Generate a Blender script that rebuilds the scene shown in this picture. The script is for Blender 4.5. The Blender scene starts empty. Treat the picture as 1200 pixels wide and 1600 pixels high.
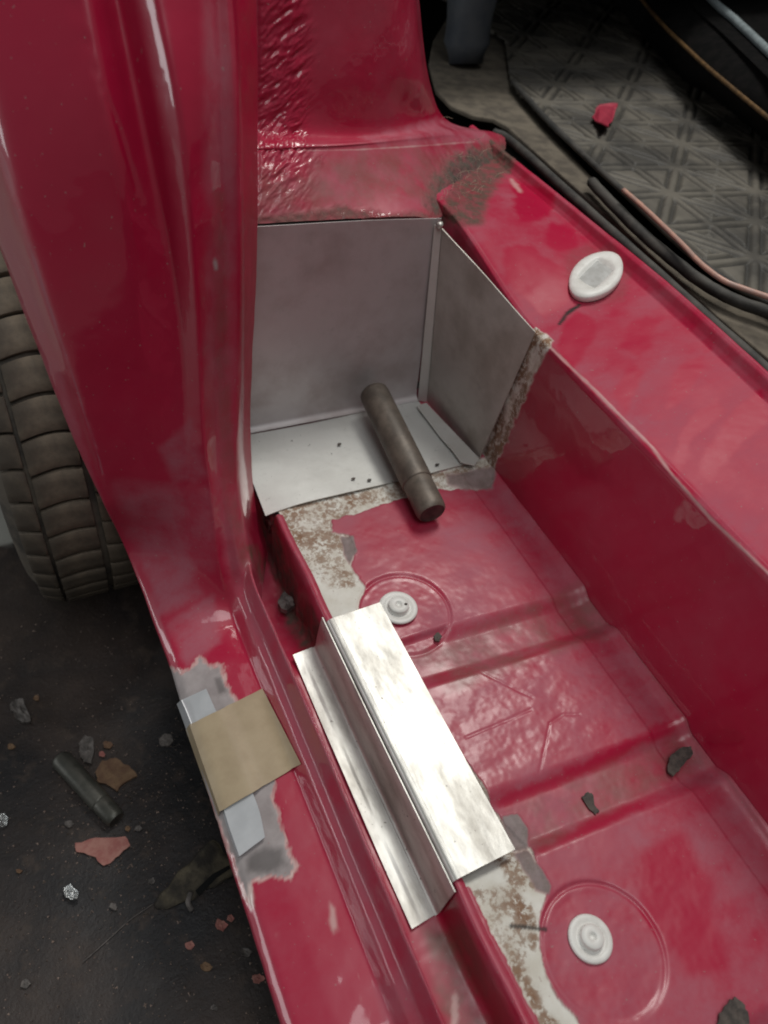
import bpy, bmesh, math, random
import numpy as np
from mathutils import Vector, Matrix

random.seed(7)
rng = np.random.default_rng(7)
S = bpy.context.scene
COL = S.collection

# ---------------------------------------------------------------- camera
H = 0.62
PP = np.array([600., 800.])
VA = np.array([-250., -600.]) - PP          # vanishing point of the car's length
VB = np.array([3400., 80.]) - PP            # vanishing point of the car's width
F = float(np.sqrt(-(VA @ VB)))
_d1 = np.array([*VA, F]); _d1 /= np.linalg.norm(_d1)
_d2 = np.array([*VB, F]); _d2 /= np.linalg.norm(_d2)
R = np.array([_d2, _d1, np.cross(_d2, _d1)])
CP = np.array([0., 0., H])
cd = bpy.data.cameras.new('camera'); cam = bpy.data.objects.new('camera', cd); COL.objects.link(cam)
cd.sensor_fit = 'VERTICAL'; cd.sensor_height = 36.0; cd.lens = F / 1600 * 36.0
cd.clip_start = 0.01; cd.clip_end = 100
M = np.eye(4); M[:3, 0] = R[:, 0]; M[:3, 1] = -R[:, 1]; M[:3, 2] = -R[:, 2]; M[:3, 3] = CP
cam.matrix_world = Matrix(M.tolist())
cd.dof.use_dof = True; cd.dof.focus_distance = 0.72; cd.dof.aperture_fstop = 5.0
S.camera = cam

# ---------------------------------------------------------------- world, lamps, exposure
W = bpy.data.worlds.new('World'); S.world = W; W.use_nodes = True
W.node_tree.nodes['Background'].inputs['Color'].default_value = (0.80, 0.84, 0.80, 1)
W.node_tree.nodes['Background'].inputs['Strength'].default_value = 0.13
S.view_settings.view_transform = 'Standard'; S.view_settings.look = 'None'
S.view_settings.exposure = 0.06; S.view_settings.gamma = 1.0

def area(name, loc, target, sx, sy, power, col=(1, 1, 1), spread=180):
    l = bpy.data.lights.new(name, 'AREA'); l.shape = 'RECTANGLE'; l.size = sx; l.size_y = sy
    l.energy = power; l.color = col; l.spread = math.radians(spread)
    o = bpy.data.objects.new(name, l); COL.objects.link(o); o.location = loc
    d = Vector(target) - Vector(loc); o.rotation_euler = d.to_track_quat('-Z', 'Y').to_euler()
    return o
area('workshop_light', (0.98, 1.02, 2.1), (0.25, 0.22, 0), 0.45, 0.8, 23, (1.0, 0.985, 0.93))
area('overhead_fill', (0.05, -0.5, 2.4), (0.2, 0.3, 0), 0.9, 1.6, 17, (0.97, 0.99, 1.0))  # broad fill lamp added overhead for the garage's ambient light

area('doorway_light', (-3.4, 1.55, .50), (0.1, 0.5, 0.4), 2.2, 0.70, 20, (0.95, 0.98, 1.0))

# ---------------------------------------------------------------- maths helpers
def ray(px, py): return R @ np.array([px - PP[0], py - PP[1], F])
def at(px, py, axis, val):
    """point of the real plane axis=val (1: length, 2: height, 0: width) seen at photo pixel px,py"""
    r = ray(px, py); t = (val - CP[axis]) / r[axis]; return CP + t * r
def Z(px, py, h): return at(px, py, 2, h)
def Yp(px, py, y): return at(px, py, 1, y)
def Xp(px, py, x): return at(px, py, 0, x)
def proj(P):
    v = (np.asarray(P) - CP) @ R
    w = np.maximum(v[:, 2], 1e-3)
    return np.stack([PP[0] + F * v[:, 0] / w, PP[1] + F * v[:, 1] / w], 1)

def _hash(ix, iy, iz, seed):
    h = (ix * 374761393 + iy * 668265263 + iz * 2147483647 + seed * 974634777) & 0xffffffff
    h = ((h ^ (h >> 13)) * 1274126177) & 0xffffffff
    h = (h ^ (h >> 16)) & 0xffffffff
    return h / 4294967295.0
def vnoise(P, seed=0):
    P = np.asarray(P, float); I = np.floor(P).astype(np.int64); f = P - I; f = f * f * (3 - 2 * f)
    out = 0
    for dx in (0, 1):
        wx = f[:, 0] if dx else 1 - f[:, 0]
        for dy in (0, 1):
            wy = f[:, 1] if dy else 1 - f[:, 1]
            for dz in (0, 1):
                wz = f[:, 2] if dz else 1 - f[:, 2]
                out = out + _hash(I[:, 0] + dx, I[:, 1] + dy, I[:, 2] + dz, seed) * wx * wy * wz
    return out * 2 - 1
def fbm(P, scale, octv=4, seed=0, stretch=(1, 1, 1)):
    P = np.asarray(P) * scale * np.array(stretch) + 137.3; a = 1.; o = 0; n = 0
    for k in range(octv):
        o = o + a * vnoise(P * (2 ** k), seed + k); n += a; a *= .55
    return o / n
def sst(a, b, x):
    t = np.clip((x - a) / (b - a), 0, 1); return t * t * (3 - 2 * t)
def sdist(p, poly):
    """signed distance, negative inside"""
    poly = np.asarray(poly, float); n = len(poly); d = np.full(len(p), 1e18); ins = np.zeros(len(p), bool)
    for i in range(n):
        a = poly[i]; b = poly[(i + 1) % n]; ab = b - a; ap = p - a
        t = np.clip((ap @ ab) / (ab @ ab + 1e-12), 0, 1)
        q = ap - t[:, None] * ab; d = np.minimum(d, (q * q).sum(1))
        c = ((a[1] > p[:, 1]) != (b[1] > p[:, 1]))
        with np.errstate(divide='ignore', invalid='ignore'):
            xi = (b[0] - a[0]) * (p[:, 1] - a[1]) / (b[1] - a[1] + 1e-12) + a[0]
        ins ^= c & (p[:, 0] < xi)
    d = np.sqrt(d); return np.where(ins, -d, d)
def ldist(p, line):
    line = np.asarray(line, float); d = np.full(len(p), 1e18)
    for a, b in zip(line[:-1], line[1:]):
        ab = b - a; ap = p - a; t = np.clip((ap @ ab) / (ab @ ab + 1e-12), 0, 1)
        q = ap - t[:, None] * ab; d = np.minimum(d, (q * q).sum(1))
    return np.sqrt(d)
def catmull(P, n):
    """P (k,...) control points -> n samples per span"""
    P = np.asarray(P, float); k = len(P); E0 = 2 * P[0] - P[1]; E1 = 2 * P[-1] - P[-2]
    Q = np.concatenate([E0[None], P, E1[None]]); out = []
    for i in range(k - 1):
        p0, p1, p2, p3 = Q[i:i + 4]
        for t in np.arange(n) / n:
            out.append(.5 * ((2 * p1) + (-p0 + p2) * t + (2 * p0 - 5 * p1 + 4 * p2 - p3) * t * t + (-p0 + 3 * p1 - 3 * p2 + p3) * t ** 3))
    out.append(P[-1]); return np.array(out)

# ---------------------------------------------------------------- object helpers
def tag(o, label=None, cat=None, group=None, kind=None):
    if label: o['label'] = label
    if cat: o['category'] = cat
    if group: o['group'] = group
    if kind: o['kind'] = kind
    return o
def empty(name, loc=(0, 0, 0), **k):
    o = bpy.data.objects.new(name, None); COL.objects.link(o); o.location = tuple(loc); o.empty_display_size = .02
    return tag(o, **k)
def link(name, me, mat, parent=None, smooth=True, **k):
    o = bpy.data.objects.new(name, me); COL.objects.link(o)
    if mat: me.materials.append(mat)
    if parent is not None:
        o.parent = parent
        o.matrix_parent_inverse = Matrix.Translation(-Vector(parent.location)) @ Matrix.Identity(4) if parent.parent is None else Matrix.Identity(4)
    if smooth: me.shade_smooth()
    return tag(o, **k)
def mesh(name, V, Fc, mat, parent=None, smooth=True, attrs=None, **k):
    me = bpy.data.meshes.new(name); me.from_pydata([tuple(map(float, v)) for v in V], [], [tuple(map(int, f)) for f in Fc]); me.update()
    for an, arr in (attrs or {}).items():
        a = me.attributes.new(an, 'FLOAT', 'POINT'); a.data.foreach_set('value', np.asarray(arr, np.float32))
    return link(name, me, mat, parent, smooth, **k)
def gfaces(m, n):
    i, j = np.meshgrid(np.arange(m - 1), np.arange(n - 1), indexing='ij'); a = (i * n + j).ravel()
    return np.stack([a, a + 1, a + n + 1, a + n], 1)
def from_bm(name, bm, mat, parent=None, smooth=True, **k):
    me = bpy.data.meshes.new(name); bm.normal_update(); bm.to_mesh(me); bm.free(); return link(name, me, mat, parent, smooth, **k)

class Surf:
    """a fine grid surface whose wear (scraped paint, rust, dust) is stored on its vertices"""
    def __init__(s, G):
        s.m, s.n = G.shape[:2]; s.V = G.reshape(-1, 3).astype(float); s.px = proj(s.V); s.a = {}
        s.V0 = s.V.copy()
    def normals(s):
        G = s.V.reshape(s.m, s.n, 3); a = np.gradient(G, axis=0); b = np.gradient(G, axis=1)
        n = np.cross(b, a); n /= np.linalg.norm(n, axis=2, keepdims=True) + 1e-12; return n.reshape(-1, 3)
    def push(s, h, sign=1):
        s.V = s.V + s.normals() * np.asarray(h)[:, None] * sign
    def poly(s, P, soft=2, jag=3, freq=90, seed=0):
        d = sdist(s.px, P) + jag * fbm(s.V0, freq, 4, seed); return 1 - sst(-soft, soft, d)
    def line(s, P, w=3, soft=2, jag=1, freq=120, seed=0):
        d = ldist(s.px, P) - w + jag * fbm(s.V0, freq, 3, seed); return 1 - sst(-soft, soft, d)
    def add(s, name, v, amt=1):
        o = s.a.get(name, np.zeros(len(s.V))); s.a[name] = np.clip(np.maximum(o, v * amt), 0, 1)
    def cut(s, name, v):
        if name in s.a: s.a[name] = s.a[name] * (1 - v)
    def build(s, name, mat, parent=None, flip=False, **k):
        f = gfaces(s.m, s.n)
        if flip: f = f[:, ::-1]
        return mesh(name, s.V, f, mat, parent, True, s.a, **k)

def tube(P, r, seg=10, closed_ends=True, name='tube', mat=None, parent=None, wob=0, **k):
    P = np.asarray(P, float); n = len(P); T = np.gradient(P, axis=0); T /= np.linalg.norm(T, axis=1, keepdims=True) + 1e-12
    up = np.array([0.13, 0.21, 1.]); V = []; r = np.broadcast_to(r, (n,))
    for i in range(n):
        a = np.cross(T[i], up); a /= np.linalg.norm(a) + 1e-9; b = np.cross(T[i], a)
        for j in range(seg):
            th = 2 * math.pi * j / seg; V.append(P[i] + r[i] * (1 + wob * math.sin(3 * th + i)) * (math.cos(th) * a + math.sin(th) * b))
    Fc = [(i * seg + j, i * seg + (j + 1) % seg, (i + 1) * seg + (j + 1) % seg, (i + 1) * seg + j) for i in range(n - 1) for j in range(seg)]
    if closed_ends: Fc += [tuple(range(seg))[::-1], tuple((n - 1) * seg + j for j in range(seg))]
    return mesh(name, V, Fc, mat, parent, True, **k)

def slab(name, poly, thick, mat, parent=None, nrm=None, bevel=0.0, sub=0, warp=None, smooth=False, **k):
    """a flat sheet of real thickness from a 3-D outline"""
    P = [Vector(map(float, p)) for p in poly]; bm = bmesh.new()
    vs = [bm.verts.new(p) for p in P]; f = bm.faces.new(vs); bm.normal_update()
    n = Vector(nrm) if nrm is not None else f.normal.copy()
    if f.normal.dot(n) > 0: f.normal_flip()
    if sub:
        bmesh.ops.triangulate(bm, faces=bm.faces[:])
        bmesh.ops.subdivide_edges(bm, edges=bm.edges[:], cuts=sub, use_grid_fill=True)
    ex = bmesh.ops.extrude_face_region(bm, geom=bm.faces[:])
    for v in [g for g in ex['geom'] if isinstance(g, bmesh.types.BMVert)]: v.co += n * thick
    if warp:
        for v in bm.verts: v.co += Vector(warp(v.co))
    bmesh.ops.recalc_face_normals(bm, faces=bm.faces[:])
    if bevel:
        es = [e for e in bm.edges if len(e.link_faces) == 2 and e.calc_face_angle(0) > .7]
        bmesh.ops.bevel(bm, geom=es, offset=bevel, segments=2, profile=.5, affect='EDGES')
    return from_bm(name, bm, mat, parent, smooth, **k)

def lathe(name, prof, mat, parent=None, seg=40, axis_m=None, loc=(0, 0, 0), **k):
    """prof: (radius, height) pairs revolved about local Z"""
    V = []; Fc = []; n = len(prof)
    for i in range(seg):
        th = 2 * math.pi * i / seg
        for r, h in prof: V.append(Vector((r * math.cos(th), r * math.sin(th), h)))
    for i in range(seg):
        for j in range(n - 1):
            a = i * n + j; b = ((i + 1) % seg) * n + j; Fc.append((a, b, b + 1, a + 1))
    Mx = Matrix.Translation(Vector(loc)) @ (axis_m.to_4x4() if axis_m is not None else Matrix.Identity(4))
    V = [Mx @ v for v in V]
    o = mesh(name, V, Fc, mat, parent, True, **k)
    bm = bmesh.new(); bm.from_mesh(o.data); bmesh.ops.remove_doubles(bm, verts=bm.verts[:], dist=1e-6); bm.to_mesh(o.data); bm.free()
    return o

# ---------------------------------------------------------------- materials
class NT:
    def __init__(s, name):
        s.mat = bpy.data.materials.new(name); s.mat.use_nodes = True; s.t = s.mat.node_tree; s.t.nodes.clear()
        s.out = s.n('ShaderNodeOutputMaterial'); s.b = s.n('ShaderNodeBsdfPrincipled'); s.t.links.new(s.b.outputs[0], s.out.inputs[0])
        s.co = s.n('ShaderNodeTexCoord').outputs['Object']
    def n(s, t, **k):
        x = s.t.nodes.new(t)
        for a, v in k.items(): setattr(x, a, v)
        return x
    def L(s, sock, v):
        if hasattr(v, 'default_value') or isinstance(v, bpy.types.NodeSocket): s.t.links.new(v, sock)
        elif isinstance(v, tuple) and len(v) == 3 and sock.type == 'RGBA': sock.default_value = (*v, 1)
        else: sock.default_value = v
    def noise(s, scale, det=5, rough=.55, stretch=None, w=0):
        v = s.co
        if stretch:
            m = s.n('ShaderNodeMapping'); m.inputs['Scale'].default_value = stretch; m.inputs['Location'].default_value = (w, w, w); s.L(m.inputs['Vector'], v); v = m.outputs[0]
        x = s.n('ShaderNodeTexNoise'); s.L(x.inputs['Vector'], v); x.inputs['Scale'].default_value = scale; x.inputs['Detail'].default_value = det; x.inputs['Roughness'].default_value = rough
        return x.outputs['Fac']
    def vor(s, scale):
        x = s.n('ShaderNodeTexVoronoi'); s.L(x.inputs['Vector'], s.co); x.inputs['Scale'].default_value = scale; return x.outputs['Distance']
    def ramp(s, v, a, b):
        x = s.n('ShaderNodeMapRange'); x.interpolation_type = 'SMOOTHSTEP'; s.L(x.inputs['Value'], v); x.inputs['From Min'].default_value = a; x.inputs['From Max'].default_value = b; return x.outputs['Result']
    def math(s, op, a, b=0.):
        x = s.n('ShaderNodeMath'); x.operation = op; x.use_clamp = True; s.L(x.inputs[0], a); s.L(x.inputs[1], b); return x.outputs[0]
    def mix(s, f, a, b):
        x = s.n('ShaderNodeMix'); x.data_type = 'RGBA'; s.L(x.inputs[0], f); s.L(x.inputs[6], a); s.L(x.inputs[7], b); return x.outputs[2]
    def mixf(s, f, a, b):
        x = s.n('ShaderNodeMix'); x.data_type = 'FLOAT'; s.L(x.inputs[0], f); s.L(x.inputs[2], a); s.L(x.inputs[3], b); return x.outputs[0]
    def attr(s, name): x = s.n('ShaderNodeAttribute'); x.attribute_name = name; return x.outputs['Fac']
    def bump(s, h, dist=.001, strength=1.):
        x = s.n('ShaderNodeBump'); x.inputs['Strength'].default_value = strength; x.inputs['Distance'].default_value = dist; s.L(x.inputs['Height'], h); s.t.links.new(x.outputs[0], s.b.inputs['Normal']); return x
    def set(s, **k):
        for a, v in k.items(): s.L(s.b.inputs[a.replace('_', ' ')], v)
        return s.mat

def car_paint():
    m = NT('red_car_paint')
    big = m.noise(9, 4, .6); mid = m.noise(38, 5, .6); fine = m.noise(240, 4, .6); grain = m.noise(900, 2, .5)
    dust = m.attr('dust')
    wipe = m.ramp(m.noise(26, 3, .5, (1, 1.6, 1), 3.3), .28, .66)
    dm = m.math('MULTIPLY', dust, m.math('ADD', m.math('MULTIPLY', wipe, .62), m.math('MULTIPLY', fine, .7)))
    base = m.mix(m.math('MULTIPLY', big, .5), (0.43, 0.003, 0.042), (0.33, 0.003, 0.027))
    scr = m.ramp(m.noise(190, 3, .55, (9, .5, 1), 2.2), .66, .74); scr2 = m.ramp(m.noise(150, 3, .55, (.6, 8, 1), 7.7), .68, .76)
    dm = m.math('ADD', dm, m.math('MULTIPLY', m.math('ADD', scr, scr2), m.math('MULTIPLY', dust, .28)))
    c = m.mix(dm, base, (0.38, 0.105, 0.145))
    c = m.mix(m.math('MULTIPLY', m.attr('brown'), m.ramp(mid, .25, .7)), c, (0.15, 0.085, 0.06))
    g = m.attr('grey'); c = m.mix(g, c, m.mix(m.ramp(mid, .3, .7), (0.40, 0.36, 0.36), (0.29, 0.255, 0.255)))
    pk = m.attr('halo'); c = m.mix(pk, c, (0.72, 0.56, 0.52))
    ba = m.attr('bare'); c = m.mix(ba, c, m.mix(m.ramp(mid, .3, .75), (0.76, 0.745, 0.69), (0.62, 0.585, 0.51)))
    ru = m.attr('rust'); ruf = m.math('MULTIPLY', ru, m.ramp(m.math('ADD', m.noise(190, 7, .75), m.math('MULTIPLY', ru, .17)), .585, .655))
    c = m.mix(m.math('MULTIPLY', ru, m.math('MULTIPLY', m.ramp(m.noise(70, 6, .7), .40, .62), .6)), c, (0.40, 0.31, 0.23))
    c = m.mix(ruf, c, m.mix(fine, (0.16, 0.075, 0.04), (0.36, 0.23, 0.15)))
    di = m.attr('dirt'); dif = m.math('MULTIPLY', di, m.math('ADD', .55, m.math('MULTIPLY', m.ramp(m.noise(70, 6, .7), .35, .65), .5)))
    c = m.mix(dif, c, m.mix(fine, (0.055, 0.042, 0.035), (0.14, 0.11, 0.08)))
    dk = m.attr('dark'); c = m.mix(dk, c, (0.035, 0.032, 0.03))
    speck = m.math('MULTIPLY', m.ramp(m.noise(330, 2, .4), .72, .76), .55); c = m.mix(speck, c, (0.33, 0.2, 0.19))
    matte = m.math('ADD', m.math('ADD', ba, ru), m.math('ADD', m.math('ADD', di, dk), g))
    matte = m.math('ADD', matte, m.math('MULTIPLY', dm, .80))
    rough = m.mixf(matte, m.mixf(mid, .30, .42), .80)
    m.L(m.b.inputs['Specular IOR Level'], m.mixf(m.attr('flat'), .5, .12))
    coat = m.math('SUBTRACT', m.mixf(m.attr('old'), 1.0, .70), m.math('ADD', matte, m.attr('flat')))
    h = m.math('ADD', m.math('MULTIPLY', mid, .10), m.math('MULTIPLY', m.math('MULTIPLY', m.noise(420, 5, .7), .9), m.math('ADD', .03, m.math('ADD', ru, di))))
    m.bump(h, .0011, .8)
    return m.set(Base_Color=c, Roughness=rough, Coat_Weight=coat, Coat_Roughness=m.mixf(m.attr('old'), .055, .23), Coat_IOR=1.5)
PAINT = car_paint()

def steel(name, base=(0.60, 0.585, 0.57), r0=.26, r1=.42, stain=(0.33, 0.27, 0.25), amt=.5, stretch=(1, 1, 1), metal=.92, pits=.0):
    m = NT(name); a = m.noise(14, 5, .6, stretch, 1.7); b = m.noise(60, 5, .65, stretch, 5.1); g = m.noise(500, 3, .6, (1, 6, 1))
    c = m.mix(m.math('MULTIPLY', m.ramp(a, .38, .72), amt), base, stain)
    c = m.mix(m.math('MULTIPLY', m.ramp(b, .58, .8), .35), c, (0.30, 0.28, 0.26))
    if pits:
        p = m.ramp(m.noise(260, 3, .5), .70 - pits * .04, .75); p = m.math('MULTIPLY', p, m.ramp(b, .42, .6)); c = m.mix(p, c, (0.10, 0.08, 0.07))
    m.bump(m.math('ADD', m.math('MULTIPLY', a, .9), m.math('MULTIPLY', g, .06)), .0016, .55)
    return m.set(Base_Color=c, Metallic=metal, Roughness=m.mixf(m.math('MULTIPLY', a, b), r0, r1 + .25))
STEEL_BACK = steel('dull_mild_steel', (0.58, 0.54, 0.54), .40, .52, (0.40, 0.33, 0.32), .75, metal=.45)
STEEL_BASE = steel('clean_mild_steel', (0.72, 0.72, 0.69), .36, .50, (0.50, 0.49, 0.46), .5, metal=.4, pits=.4)
STEEL_SIDE = steel('streaked_mild_steel', (0.60, 0.57, 0.53), .40, .52, (0.36, 0.32, 0.28), .8, metal=.45)
STEEL_FLANGE = steel('filed_steel_flange', (0.60, 0.585, 0.555), .45, .55, (0.44, 0.41, 0.37), .6, metal=.25)
STEEL_STRIP = steel('bright_folded_steel', (0.70, 0.69, 0.655), .38, .50, (0.40, 0.38, 0.345), .95, (2.4, .8, 2), metal=.8, pits=1)

def simple(name, c1, c2, rough=.7, scale=60, metal=0., bump=.0006, spec=.5, coat=0., lo=.35, hi=.65, det=5):
    m = NT(name); a = m.noise(scale, det, .6); f = m.noise(scale * 7, 4, .6)
    c = m.mix(m.ramp(a, lo, hi), c1, c2)
    if bump: m.bump(m.math('ADD', m.math('MULTIPLY', a, .6), m.math('MULTIPLY', f, .4)), bump, .9)
    return m.set(Base_Color=c, Roughness=m.mixf(f, rough * .85, min(1, rough * 1.12)), Metallic=metal, Coat_Weight=coat, Specular_IOR_Level=spec)
PIN = simple('oily_brown_steel', (0.10, 0.082, 0.068), (0.165, 0.135, 0.11), .52, 45, .25)
PIN2 = simple('oily_dark_steel', (0.075, 0.075, 0.065), (0.12, 0.115, 0.10), .45, 45, .5)
PINEND = simple('worn_steel_end', (0.045, 0.04, 0.036), (0.09, 0.075, 0.065), .55, 90, .5)
PLASTIC = simple('white_nylon', (0.76, 0.75, 0.72), (0.62, 0.60, 0.56), .45, 60, 0, .0002, lo=.40, hi=.8)
PLASTIC2 = simple('grey_dusty_nylon', (0.46, 0.46, 0.45), (0.36, 0.355, 0.34), .5, 90, 0, .0002)
TAPE = simple('masking_tape', (0.46, 0.365, 0.24), (0.40, 0.31, 0.20), .55, 50, 0, .0003, lo=.3, hi=.7)
[n for n in TAPE.node_tree.nodes if n.type == 'BSDF_PRINCIPLED'][0].inputs['Alpha'].default_value = .90
PRIMED = simple('pale_grey_steel', (0.64, 0.655, 0.68), (0.56, 0.575, 0.60), .36, 30, .3, .0001)
RUBBER = simple('dusty_black_rubber', (0.028, 0.027, 0.026), (0.075, 0.068, 0.06), .75, 26, 0, .0004)
MAT_ = simple('dusty_floor_mat', (0.045, 0.042, 0.038), (0.105, 0.096, 0.082), .62, 14, 0, .0005, lo=.38, hi=.62)
TREAD = simple('dusty_tyre_rubber', (0.075, 0.060, 0.046), (0.185, 0.145, 0.105), .8, 16, 0, .0016)
CARC = simple('tyre_sidewall_rubber', (0.05, 0.043, 0.037), (0.13, 0.108, 0.085), .78, 26, 0, .0005)
UNDER = simple('brown_felt_underlay', (0.15, 0.125, 0.095), (0.085, 0.07, 0.055), .95, 40, 0, .0015)
BLACK = simple('black_plastic', (0.006, 0.006, 0.006), (0.010, 0.009, 0.009), .7, 30, 0, .0003, spec=.2)
VINYL = simple('black_vinyl', (0.004, 0.004, 0.004), (0.008, 0.007, 0.007), .85, 60, 0, .0004, spec=.08)
BLUEGREY = simple('blue_grey_plastic', (0.045, 0.052, 0.066), (0.07, 0.075, 0.085), .6, 22, 0, .0003)
GOLD = simple('tan_piping', (0.15, 0.082, 0.03), (0.08, 0.045, 0.02), .6, 60, 0, .0004)
SEAM = simple('blue_grey_piping', (0.27, 0.31, 0.32), (0.18, 0.21, 0.22), .5, 60, 0, .0004)
WIRE = simple('pink_wire_sheath', (0.55, 0.30, 0.23), (0.40, 0.26, 0.22), .4, 60, 0, .0002)
FLAKE_P = simple('pink_paint_flake', (0.33, 0.115, 0.10), (0.42, 0.20, 0.165), .75, 90, 0, .0009)
FLAKE_R = simple('red_paint_flake', (0.38, 0.03, 0.06), (0.28, 0.02, 0.045), .5, 90, 0, .0006)
FLAKE_B = simple('brown_rust_flake', (0.22, 0.135, 0.075), (0.14, 0.075, 0.045), .8, 80, 0, .0012)
FLAKE_G = simple('grey_scale_flake', (0.17, 0.15, 0.14), (0.085, 0.075, 0.07), .55, 120, .2, .0012)
FLAKE_D = simple('dark_dirt_flake', (0.045, 0.038, 0.034), (0.10, 0.082, 0.07), .8, 120, 0, .0012)
FOIL = simple('crumpled_foil', (0.75, 0.76, 0.76), (0.35, 0.36, 0.36), .25, 200, .9, .0015)
OLIVE = simple('dusty_olive_metal', (0.13, 0.108, 0.072), (0.030, 0.025, 0.021), .9, 34, .0, .003)
HAIR = simple('dusty_hair', (0.40, 0.33, 0.24), (0.26, 0.21, 0.16), .8, 60, 0, 0)

def ground_mat():
    m = NT('oily_dark_floor'); a = m.noise(5, 6, .6); b = m.noise(34, 6, .65); f = m.noise(220, 4, .7)
    c = m.mix(m.ramp(a, .35, .68), (0.009, 0.008, 0.010), (0.050, 0.034, 0.028))
    c = m.mix(m.math('MULTIPLY', m.ramp(b, .52, .75), .6), c, (0.095, 0.066, 0.05))
    c = m.mix(m.math('MULTIPLY', m.ramp(m.noise(150, 4, .6), .66, .72), .55), c, (0.16, 0.13, 0.11))
    c = m.mix(m.attr('pale'), c, m.mix(b, (0.42, 0.42, 0.39), (0.32, 0.31, 0.28)))
    m.bump(m.math('ADD', m.math('MULTIPLY', b, .6), m.math('MULTIPLY', f, .4)), .003, .8)
    return m.set(Base_Color=c, Roughness=m.mixf(b, .35, .75))
GROUND = ground_mat()

# ---------------------------------------------------------------- the setting
gz = -0.30
gx = np.concatenate([np.linspace(-6, -.6, 30)[:-1], np.linspace(-.6, .6, 200), np.linspace(.6, 8, 20)[1:]])
gy = np.concatenate([np.linspace(-4, -.3, 20)[:-1], np.linspace(-.3, 1.6, 260), np.linspace(1.6, 9, 30)[1:]])
G = np.stack(np.meshgrid(gx, gy, indexing='ij') + [np.zeros((len(gx), len(gy)))], 2) if False else np.dstack([*np.meshgrid(gx, gy, indexing='ij'), np.full((len(gx), len(gy)), gz)])
g = Surf(G)
g.add('pale', sst(0.845, 0.855, g.V[:, 1] + g.V[:, 0] * .18 + .012 * fbm(g.V, 22, 4, 3)) * (g.V[:, 0] < .0)); g.add('pale', sst(-.66, -.70, g.V[:, 0] + .10 * fbm(g.V, 3, 4, 8)), .9)
g.V[:, 2] += .0015 * fbm(g.V, 30, 4, 5)
tag(g.build('ground', GROUND, flip=True), kind='structure')
# ---------------------------------------------------------------- the car's body
body = empty('car_body', (0.3, 0.3, 0), label='red car body seen through its open doorway, with stripped paint in the footwell', cat='car')

# --- side frame: sill rising into the door pillar
def sill(y, X): return X
sy = [-.22, -.02, .12, .22, .31, .39, .455]
prof = [(.066, -.088), (.053, -.072), (.0545, -.066), (.062, -.0585), (.090, -.052), (.112, -.049), (.129, -.047), (.137, -.031), (.1455, -.024), (.151, .000), (.1535, .0005), (.1625, -.049)]
st = [[(x, y, z) for x, z in prof] for y in sy]
pil = [  # F0 F1 F1b F2 F3 F3b F4 F5 F5b F6 F6b F7   (px, py, depth along the car)
 [(200, 866, .56), (200, 870, .55), (205, 868, .548), (215, 868, .544), (262, 868, .524), (302, 870, .505), (340, 878, .484), (358, 875, .486), (372, 868, .484), (387, 860, .49), (391, 860, .492), (416, 860, .535)],
 [(165, 766, .575), (158, 785, .557), (167, 780, .553), (176, 775, .548), (240, 772, .532), (292, 770, .522), (328, 768, .508), (345, 765, .516), (357, 765, .519), (371, 765, .522), (377, 765, .526), (398, 780, .57)],
 [(125, 688, .595), (112, 688, .575), (133, 688, .565), (146, 690, .555), (225, 685, .54), (288, 685, .533), (318, 680, .52), (338, 685, .531), (352, 683, .535), (369, 680, .537), (375, 680, .541), (392, 690, .59)],
 [(80, 565, .63), (62, 565, .605), (92, 570, .58), (107, 565, .565), (215, 560, .549), (284, 560, .545), (312, 560, .53), (337, 560, .543), (352, 560, .548), (371, 560, .55), (378, 560, .554), (394, 560, .61)],
 [(25, 405, .68), (0, 405, .65), (30, 408, .61), (55, 410, .58), (205, 405, .555), (266, 405, .560), (302, 405, .537), (332, 405, .549), (350, 405, .556), (374, 405, .556), (381, 405, .56), (401, 405, .62)],
 [(-50, 190, .72), (-78, 190, .69), (-40, 190, .64), (-8, 190, .60), (168, 190, .560), (222, 190, .574), (283, 190, .543), (325, 190, .551), (345, 190, .562), (369, 190, .56), (377, 190, .564), (403, 190, .62)],
 [(-120, -60, .75), (-150, -60, .72), (-110, -60, .66), (-60, -60, .61), (125, -60, .567), (170, -60, .583), (232, -60, .55), (312, -60, .553), (335, -60, .565), (353, -60, .562), (361, -60, .566), (399, -60, .62)],
 [(-190, -400, .77), (-220, -400, .74), (-190, -400, .68), (-120, -400, .62), (60, -400, .57), (95, -400, .586), (160, -400, .553), (290, -400, .556), (315, -400, .568), (335, -400, .565), (343, -400, .569), (390, -400, .63)]]
for r, dy in zip(pil[-3:], (.010, .040, .085)):
    for j in range(3, 12): r[j] = (r[j][0], r[j][1], r[j][2] + dy)
for r in pil: st.append([tuple(Yp(x, y, d)) for x, y, d in r])
A = catmull(np.array(st), 36)                                   # along
K = [6, 6, 8, 18, 16, 18, 14, 12, 12, 6, 12]
cols = []
for j, k in enumerate(K):
    for t in np.arange(k) / k: cols.append(A[:, j] * (1 - t) + A[:, j + 1] * t)
cols.append(A[:, -1]); G = np.stack(cols, 1)
for it in range(5):                                            # round the folds
    g2 = G.copy(); g2[:, 1:-1] = .5 * G[:, 1:-1] + .25 * (G[:, :-2] + G[:, 2:]); G = g2
s = Surf(G)
s.px = proj(s.V)
P = s.V
# soft flutes pressed in the pillar and slight panel waviness
s.push(.0009 * fbm(P, 16, 3, 11) + .00025 * fbm(P, 70, 3, 12))
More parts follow.
